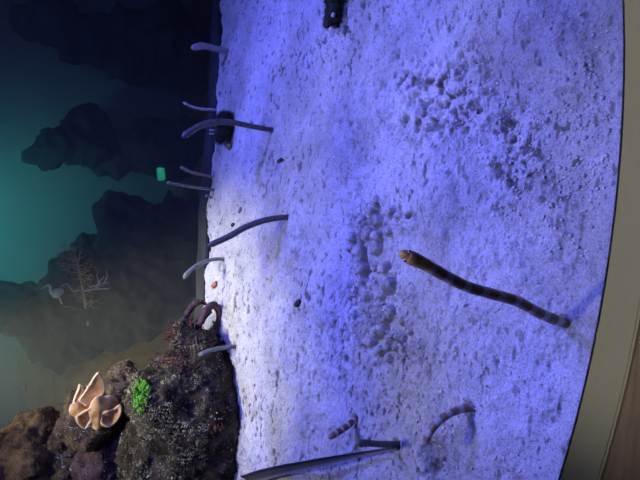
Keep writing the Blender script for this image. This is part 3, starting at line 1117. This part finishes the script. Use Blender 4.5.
def eel(pts, widths, m, label, lean=0.0, toward=None, eye=None, n=90, seg=16, burrow_depth=0.02, head_flat=0.85, group='garden eels standing in the sand', eye_px=None, name='garden_eel', fin=False):
    """pts: base to head in pixels; widths in pixels; lean: how much further from the viewer the head is than the base"""
    g = G(*pts[0])
    y0 = g[1]
    m_ = len(pts)
    ys = [y0 + (lean if toward is None else 0) * k / (m_ - 1) for k in range(m_)] if toward is None else [y0 + t for t in toward]
    widths = [0.88 * w_ for w_ in widths]
    q = [D(a, b, ys[k]) for k, (a, b) in enumerate(pts)]
    d0 = q[1] - q[0]
    d0 /= np.linalg.norm(d0)
    under = q[0] - d0 * 0.3 * burrow_depth - np.array([0, 0, burrow_depth])
    path = catmull([under] + q, n)
    dist = np.concatenate([[0], np.cumsum(np.linalg.norm(np.diff(path, axis=0), axis=1))])
    L = dist[-1]
    px2m = [PXM(a, b, ys[k]) for k, (a, b) in enumerate(pts)]
    wm = [widths[0] * px2m[0] / 2] + [widths[k] * px2m[k] / 2 for k in range(m_)]
    kk = [dist[int(round(j * n / m_))] for j in range(m_ + 1)]
    r_ = np.interp(dist, kk, wm)
    # rounded snout: the last half body width closes
    R = wm[-1]
    fh = L - dist
    # resample the tip finely
    tipn = 12
    path2, r2 = [], []
    for k in range(n + 1):
        if fh[k] > 1.5 * R:
            path2.append(path[k])
            r2.append(r_[k])
    endp, endd = path[-1], path[-1] - path[-2]
    endd = endd / np.linalg.norm(endd)
    st = path2[-1]
    for k in range(1, tipn + 1):
        t = k / tipn
        path2.append(st + (endp - st) * t)
        r2.append(R * max(0.05, (max(0, 1 - (t * 0.995) ** 2.2)) ** 0.52))
    path2 = np.array(path2)
    r2 = np.array(r2)
    # a slight neck behind the head
    d2 = np.concatenate([[0], np.cumsum(np.linalg.norm(np.diff(path2, axis=0), axis=1))])
    fh2 = d2[-1] - d2
    r2 = r2 * (1 + 0.06 * np.exp(-((fh2 - 2.6 * R) / (1.6 * R)) ** 2) - 0.05 * np.exp(-((fh2 - 6.5 * R) / (2 * R)) ** 2))
    v, f, t_at, frames, tn = tube(path2, r2, seg)
    v = np.array(v)
    base = q[0]
    me = mesh_np('body', v, f)
    attr(me, 'along', t_at)
    attr(me, 'from_head', d2[-1] - np.array(t_at))
    rebase(me, base)
    root = empty(name, base)
    tag(root, label, 'eel', group)
    body = link('body', me, m, root)
    # eyes on both sides of the head
    ie = int(np.argmin(np.abs(fh2 - 1.5 * R)))
    c, rad = path2[ie], r2[ie]
    tan_ = tn[ie]
    toview = CAM - c
    toview /= np.linalg.norm(toview)
    acr = np.cross(tan_, toview)
    acr /= np.linalg.norm(acr)
    if eye is not None:
        up_ = np.cross(acr, tan_)
        for sgn in (1, -1):
            dirn = acr * sgn * eye[0] + up_ * eye[1]
            dirn /= np.linalg.norm(dirn)
            pos = c + dirn * rad * 0.86
            ev = ICO[3][0] * rad * eye[2] + pos
            me = mesh_np('eye', ev, ICO[3][1])
            rebase(me, base)
            eo = link('eye', me, M_EYE_W, body)
            pv = ICO[2][0] * rad * eye[2] * 0.86 + pos + dirn * rad * eye[2] * 0.30
            me = mesh_np('pupil', pv, ICO[2][1])
            rebase(me, base)
            link('pupil', me, M_EYE_B, eo)
    if fin:
        # low fin along the back
        fv, ff = [], []
        ks = range(6, len(path2) - 14)
        for k in ks:
            s_, b_ = frames[k]
            a = np.array([0, 0.5, 0.85])
            a = a - tn[k] * a.dot(tn[k])
            a /= np.linalg.norm(a)
            h = 1.0 + 0.22 * min(1, (k - 6) / 8, (len(path2) - 15 - k) / 8)
            sd_ = np.cross(a, tn[k]) * r2[k] * 0.07
            fv += [path2[k] + a * r2[k] * 0.9 - sd_, path2[k] + a * r2[k] * h, path2[k] + a * r2[k] * 0.9 + sd_]
        for j in range(len(ks) - 1):
            for e in (0, 1):
                ff.append((3 * j + e, 3 * j + e + 1, 3 * j + e + 4, 3 * j + e + 3))
        me = mesh_np('dorsal_fin', fv, ff)
        attr(me, 'along', [0] * len(fv))
        attr(me, 'from_head', [1] * len(fv))
        rebase(me, base)
        link('dorsal_fin', me, m, body)
    return root


M_BAND = eel_material('banded_eel', [(0.25, 0.175, 0.11), (0.34, 0.25, 0.165)], 0.0235, 0.60, (0.66, 0.68, 0.66), None, [(0.55, 0.28, 0.06), (0.90, 0.55, 0.15)], 0.040)
M_BAND2 = eel_material('pale_banded_eel', [(0.24, 0.16, 0.09), (0.32, 0.22, 0.13)], 0.017, 0.55, (0.48, 0.45, 0.42), None, [(0.36, 0.24, 0.12), (0.55, 0.40, 0.25)], 0.012)
M_BAND3 = eel_material('brown_banded_eel', [(0.13, 0.065, 0.04), (0.2, 0.10, 0.06)], 0.013, 0.6, (0.46, 0.40, 0.36), None, [(0.3, 0.17, 0.09), (0.45, 0.3, 0.2)], 0.01)
M_DARK = eel_material('slate_eel', [(0.06, 0.062, 0.06), (0.12, 0.12, 0.115)], None, speck=((0.2, 0.2, 0.2), 420))
M_GREY = eel_material('grey_eel', [(0.17, 0.18, 0.17), (0.26, 0.27, 0.25)], None, speck=((0.10, 0.10, 0.09), 380))
M_PALEE = eel_material('pale_eel', [(0.52, 0.54, 0.50), (0.66, 0.68, 0.64)], None, speck=((0.12, 0.12, 0.11), 190))
M_SPOT = eel_material('spotted_eel', [(0.30, 0.22, 0.17), (0.44, 0.35, 0.28)], None, speck=((0.10, 0.06, 0.04), 330))
M_LILAC = eel_material('lilac_eel', [(0.36, 0.34, 0.33), (0.50, 0.48, 0.46)], None, speck=((0.2, 0.19, 0.19), 300))

eel([(562, 322), (541, 314), (516, 301), (492, 294), (468, 287), (447, 277), (426, 265), (411, 258), (399, 252)], [12, 12.5, 12.5, 13, 13, 13.5, 15, 16, 13], M_BAND,
    'banded brown eel with an orange head, largest and closest to the glass', 0.03, eye=(0.85, 0.52, 0.36), fin=True)
eel([(470, 408), (455, 411), (442, 418), (432, 428), (427, 437), (426, 444)], [8, 8.5, 9, 9.5, 9, 6.5], M_BAND2,
    'pale banded eel curling its head down over a hollow in the sand', 0.02, eye=(0.9, 0.3, 0.35))
eel([(357, 418), (347, 426), (338, 432), (328, 438)], [6.5, 7.5, 7.5, 6.5], M_BAND3, 'short reddish brown banded eel between the boulder and the curling eel', 0.0, eye=(0.9, 0.3, 0.3))
eel([(397, 444), (380, 444), (368, 443), (357, 443)], [7.5, 7.5, 7.5, 9], M_DARK, 'stubby blunt slate grey eel at the tip of the dark blade', 0.0, burrow_depth=0.015, eye=(0.9, 0.3, 0.25))
eel([(288, 217), (266, 220), (246, 227), (228, 237), (208, 246)], [6.5, 7, 7, 7.5, 6.5], M_DARK, 'dark eel slanting over the middle of the sand, head at the far edge', 0.06, eye=(0.9, 0.3, 0.3))
eel([(225, 259), (213, 259.5), (202, 263), (192, 269), (186, 275), (184, 279)], [4, 4.5, 4.5, 5, 5, 3.5], M_GREY, 'thin grey eel with a hooked head, near the orange shell bit', 0.0, eye=(0.9, 0.4, 0.4))
eel([(272, 130), (252, 126.5), (232, 122.5), (216, 122), (200, 126), (182, 137)], [5.5, 6, 6.5, 7, 8, 6.5], M_DARK, 'long dark eel leaning across the furry rock with its head over the dark water', 0.05, eye=(0.9, 0.3, 0.3))
eel([(229, 51), (216, 49), (203, 46), (191, 48.5)], [6, 7, 7.5, 7], M_LILAC, 'thick lilac grey eel alone at the right end of the far edge', 0.0, eye=(0.9, 0.3, 0.3))
eel([(214, 110), (205, 109.5), (194, 107.5), (183, 102.5)], [3.2, 3.5, 3.5, 3], M_PALEE, 'thin pale eel just beyond the dark furry rock', 0.0, eye=(0.9, 0.3, 0.4))
eel([(213, 177), (203, 175), (191, 172), (180, 166.5)], [3, 3.5, 3.8, 3.5], M_SPOT, 'thin brown speckled eel, upper one of the close pair at the far edge', 0.0, eye=(0.9, 0.3, 0.4))
eel([(214, 190), (199, 188), (183, 185.5), (166, 182)], [3.5, 3.8, 4, 3.5], M_GREY, 'thin straight grey eel just below the brown speckled one', 0.0, eye=(0.9, 0.3, 0.4))
eel([(213, 198), (209.5, 197), (207, 195.5), (205.5, 197.5)], [2.4, 2.6, 2.8, 2.4], M_GREY, 'tiny hooked eel barely out of the sand beside the straight grey eel', 0.0)
eel([(214.5, 130.5), (211, 130.3), (209, 130)], [2, 2, 2], M_PALEE, 'tiny white eel tip behind the furry rock, upper of two', 0.0, n=40)
eel([(214, 134), (211, 133.8), (209, 133.5)], [2, 2, 2], M_PALEE, 'tiny white eel tip behind the furry rock, lower of two', 0.0, n=40)
eel([(237, 346), (225, 347.5), (212, 350), (199, 355)], [4.5, 5, 5.5, 5], M_GREY, 'greenish grey eel standing in front of the dark boulder', 0.0, eye=(0.9, 0.3, 0.3))

# ------------------------------------------------------------------ dim things in the water behind
M_DROCK = rock_material('far_dark_rock', [(0.025, 0.028, 0.034), (0.06, 0.062, 0.066), (0.10, 0.098, 0.092)], (0.14, 0.14, 0.13), 7, 0.02, 40, 0.66)
far = [([E(120, 262, 2.25, 48, 34, 0.12), E(150, 240, 2.22, 50, 40, 0.14), E(180, 255, 2.2, 50, 60, 0.14), E(95, 290, 2.2, 46, 34, 0.12), E(130, 310, 2.15, 60, 36, 0.12), E(80, 318, 2.18, 50, 24, 0.1), E(55, 325, 2.2, 34, 22, 0.1), E(20, 310, 2.24, 30, 22, 0.09), E(80, 335, 2.2, 50, 34, 0.1), E(160, 300, 2.1, 60, 60, 0.14)], 'broad dark rock mass under the branching growth in the far water', 101),
       ([E(90, 145, 2.42, 36, 28, 0.08), E(125, 150, 2.42, 40, 20, 0.08), E(60, 150, 2.44, 30, 22, 0.08), E(160, 150, 2.36, 40, 20, 0.1), E(200, 150, 2.36, 40, 24, 0.1)], 'dark rock column against the teal water', 111),
       ([E(100, 45, 2.42, 50, 30, 0.08), E(150, 50, 2.40, 50, 34, 0.1), E(190, 55, 2.36, 60, 36, 0.12), E(60, 25, 2.42, 40, 22, 0.08)], 'dark rock column at the far right of the water', 121)]
froots = []
for el, lab, sd in far:
    b = el[0][0] * 1.0
    b[2] = -0.2
    froots.append(rock('far_rock', b, el, 0.014, 0.06, 7, sd, M_DROCK, lab, 'rock', 0.016, 22))

# branching growth and pale figure on the far rock
M_BR = plain('tan_branching_growth', (0.62, 0.45, 0.33), 0.8, 0.2, (0.4, 0.28, 0.2), 30)
YT = 2.03
pts = [(88, 325), (86, 308), (84, 294), (81, 280), (78, 266), (77, 258)]
base = D(88, 325, YT + 0.06)
tr = empty('branching_coral', base)
tag(tr, 'thin tan branching coral growing from the far dark rock', 'coral')
mb = MB()
pth = [D(a, b, YT + 0.06 - 0.012 * k) for k, (a, b) in enumerate(pts)]
mb.tube(catmull(pth, 30), np.linspace(0.006, 0.003, 31), 8)
me = mb.me('trunk')
rebase(me, base)
link('trunk', me, M_BR, tr)
mb = MB()
for k in range(70):
    t = random.uniform(0.15, 1.0)
    c = catmull(pth, 60)[int(t * 60)]
    a = random.uniform(0, 6.28)
    dr = RGT * random.uniform(-0.2, 0.9) + UPV * math.cos(a) + FWD * -0.2
    branchy(mb, c, dr, random.uniform(0.018, 0.045), 0.0017, 2, 0.7, 5)
me = mb.me('branch')
rebase(me, base)
link('branch', me, M_BR, tr)

M_PALEBR = plain('pale_twig', (0.85, 0.85, 0.82), 0.8, 0.2, (0.6, 0.6, 0.6), 30)
tb = D(84, 290, YT)
tw = MB()
for p_, r_ in [([(84, 291), (97, 289), (110, 288.5), (124, 288.5)], 0.0035), ([(90, 287), (97, 285), (104, 283), (110, 282)], 0.003), ([(96, 287), (100, 281), (104, 277)], 0.003), ([(99, 284), (97, 276), (98, 270)], 0.002),
               ([(104, 283), (107, 276), (106, 270)], 0.002), ([(80, 290), (73, 291), (69, 286), (66, 284), (60, 287)], 0.0026), ([(95, 288), (101, 286), (108, 284)], 0.002)]:
    tw.tube(catmull([D(a, b, YT - 0.005) for a, b in p_], 14), np.linspace(r_, r_ * 0.5, 15), 7)
me = tw.me('pale_twig')
rebase(me, base)
o = link('pale_twig', me, M_PALEBR, tr)
o['label'] = 'pale bare side twig'

# pale long-necked figure
hb = D(57, 294, YT + 0.02)
me = blob_mesh('pale_figure', [(D(57, 293, YT + 0.01), (0.020, 0.016, 0.018)), (D(60, 292, YT + 0.01), (0.014, 0.013, 0.014)), (D(54.5, 292, YT + 0.01), (0.012, 0.012, 0.014))], 0.003, 0.002, 30, 5)
bm = bmesh.new()
bm.from_mesh(me)
v_, f_ = [v.co[:] for v in bm.verts], [[x.index for x in q_.verts] for q_ in bm.faces]
bm.free()
mb = MB()
mb.add(v_, f_)
mb.tube(catmull([D(a, b, YT) for a, b in [(53, 294), (50.5, 291), (50.5, 288), (49.5, 285.5), (47, 285.5), (44, 287.5), (41, 289)]], 24), np.interp(np.linspace(0, 1, 25), [0, .5, .62, .7, 1], [0.006, 0.0045, 0.0055, 0.003, 0.001]), 8)
mb.tube(catmull([D(a, b, YT + 0.01) for a, b in [(59, 297), (60.5, 300), (62, 304)]], 8), [0.003] * 9, 6)
me = mb.me('pale_figure')
rebase(me, hb)
o = link('heron_figure', me, plain('pale_grey_green', (0.75, 0.85, 0.82), 0.8, 0.2), None)
o.location = hb
tag(o, 'pale heron-shaped figure beside the branching coral in the far water', 'figure')

# small green glow: a glowing plate standing in for a reflection
m, nt, bs = mat('green_glow')
bs.inputs['Base Color'].default_value = (0.02, 0.2, 0.12, 1)
bs.inputs['Emission Color'].default_value = (0.03, 0.55, 0.32, 1)
n_ = noise(nt, coords(nt, (1, 1, 1)), 60, 2)
mr = N(nt, 'MapRange')
mr.inputs[3].default_value = 0.1
mr.inputs[4].default_value = 0.8
nt.links.new(n_, mr.inputs[0])
nt.links.new(mr.outputs[0], bs.inputs['Emission Strength'])
yG = 2.0
c = D(161, 174, yG)
bm = bmesh.new()
s = PXM(161, 174, yG)
bmesh.ops.create_cube(bm, size=1, matrix=Matrix.Diagonal((13 * s, 0.02, 7 * s, 1)))
bmesh.ops.bevel(bm, geom=bm.edges[:], offset=0.004, segments=2, affect='EDGES')
me = bpy.data.meshes.new('green_glow_plate')
bm.to_mesh(me)
bm.free()
o = link('green_glow_plate', me, m)
o.location = c
o.rotation_euler = (0, math.radians(-12), 0)
tag(o, 'small glowing green patch standing in for a reflection in the dark water', 'glow')

# pale crumbs on the silt bank
def silt_y(px, py):
    for y in np.linspace(1.5, 2.6, 150):
        c = D(px, py, y)
        if c[2] < back_ground(c[0], c[1]):
            return y
    return 2.6


for k, (px, py, r_, m_, lab) in enumerate([(27, 388, 0.014, plain('orange_crumb', (0.6, 0.33, 0.14), 0.6, 0.3), 'small orange lump on the silt left of the coral'), (32, 362, 0.010, M_PALE, 'small pale lump on the murky silt')]):
    pebble(px, py, r_, m_, 'pebble', lab, 'pebble', (1.2, 0.9, 0.7), 0.4, None, 130 + k, False, silt_y(px, py))

# ------------------------------------------------------------------ murk in the water behind the sand
m = bpy.data.materials.new('murky_water')
m.use_nodes = True
nt = m.node_tree
nt.nodes.remove(nt.nodes['Principled BSDF'])
pv = N(nt, 'VolumePrincipled', Density=0.75, Anisotropy=0.0)
pv.inputs['Color'].default_value = (0.75, 0.85, 0.88, 1)
nt.links.new(pv.outputs[0], nt.nodes['Material Output'].inputs['Volume'])
bm = bmesh.new()
pl = [(-2.4, B0 - B1 * 2.4 + 0.2), (2.2, B0 + B1 * 2.2 + 0.2), (2.2, 2.66), (-2.4, 2.66)]
vb = [bm.verts.new((x, y, -0.19)) for x, y in pl]
vt = [bm.verts.new((x, y, 1.0)) for x, y in pl]
bm.faces.new(vb[::-1])
bm.faces.new(vt)
for k in range(4):
    bm.faces.new((vb[k], vb[(k + 1) % 4], vt[(k + 1) % 4], vt[k]))
me = bpy.data.meshes.new('murky_water')
bm.to_mesh(me)
bm.free()
o = link('murky_water', me, m, sm=False)
tag(o, 'murky dark water behind the sand bed', 'water', kind='stuff')
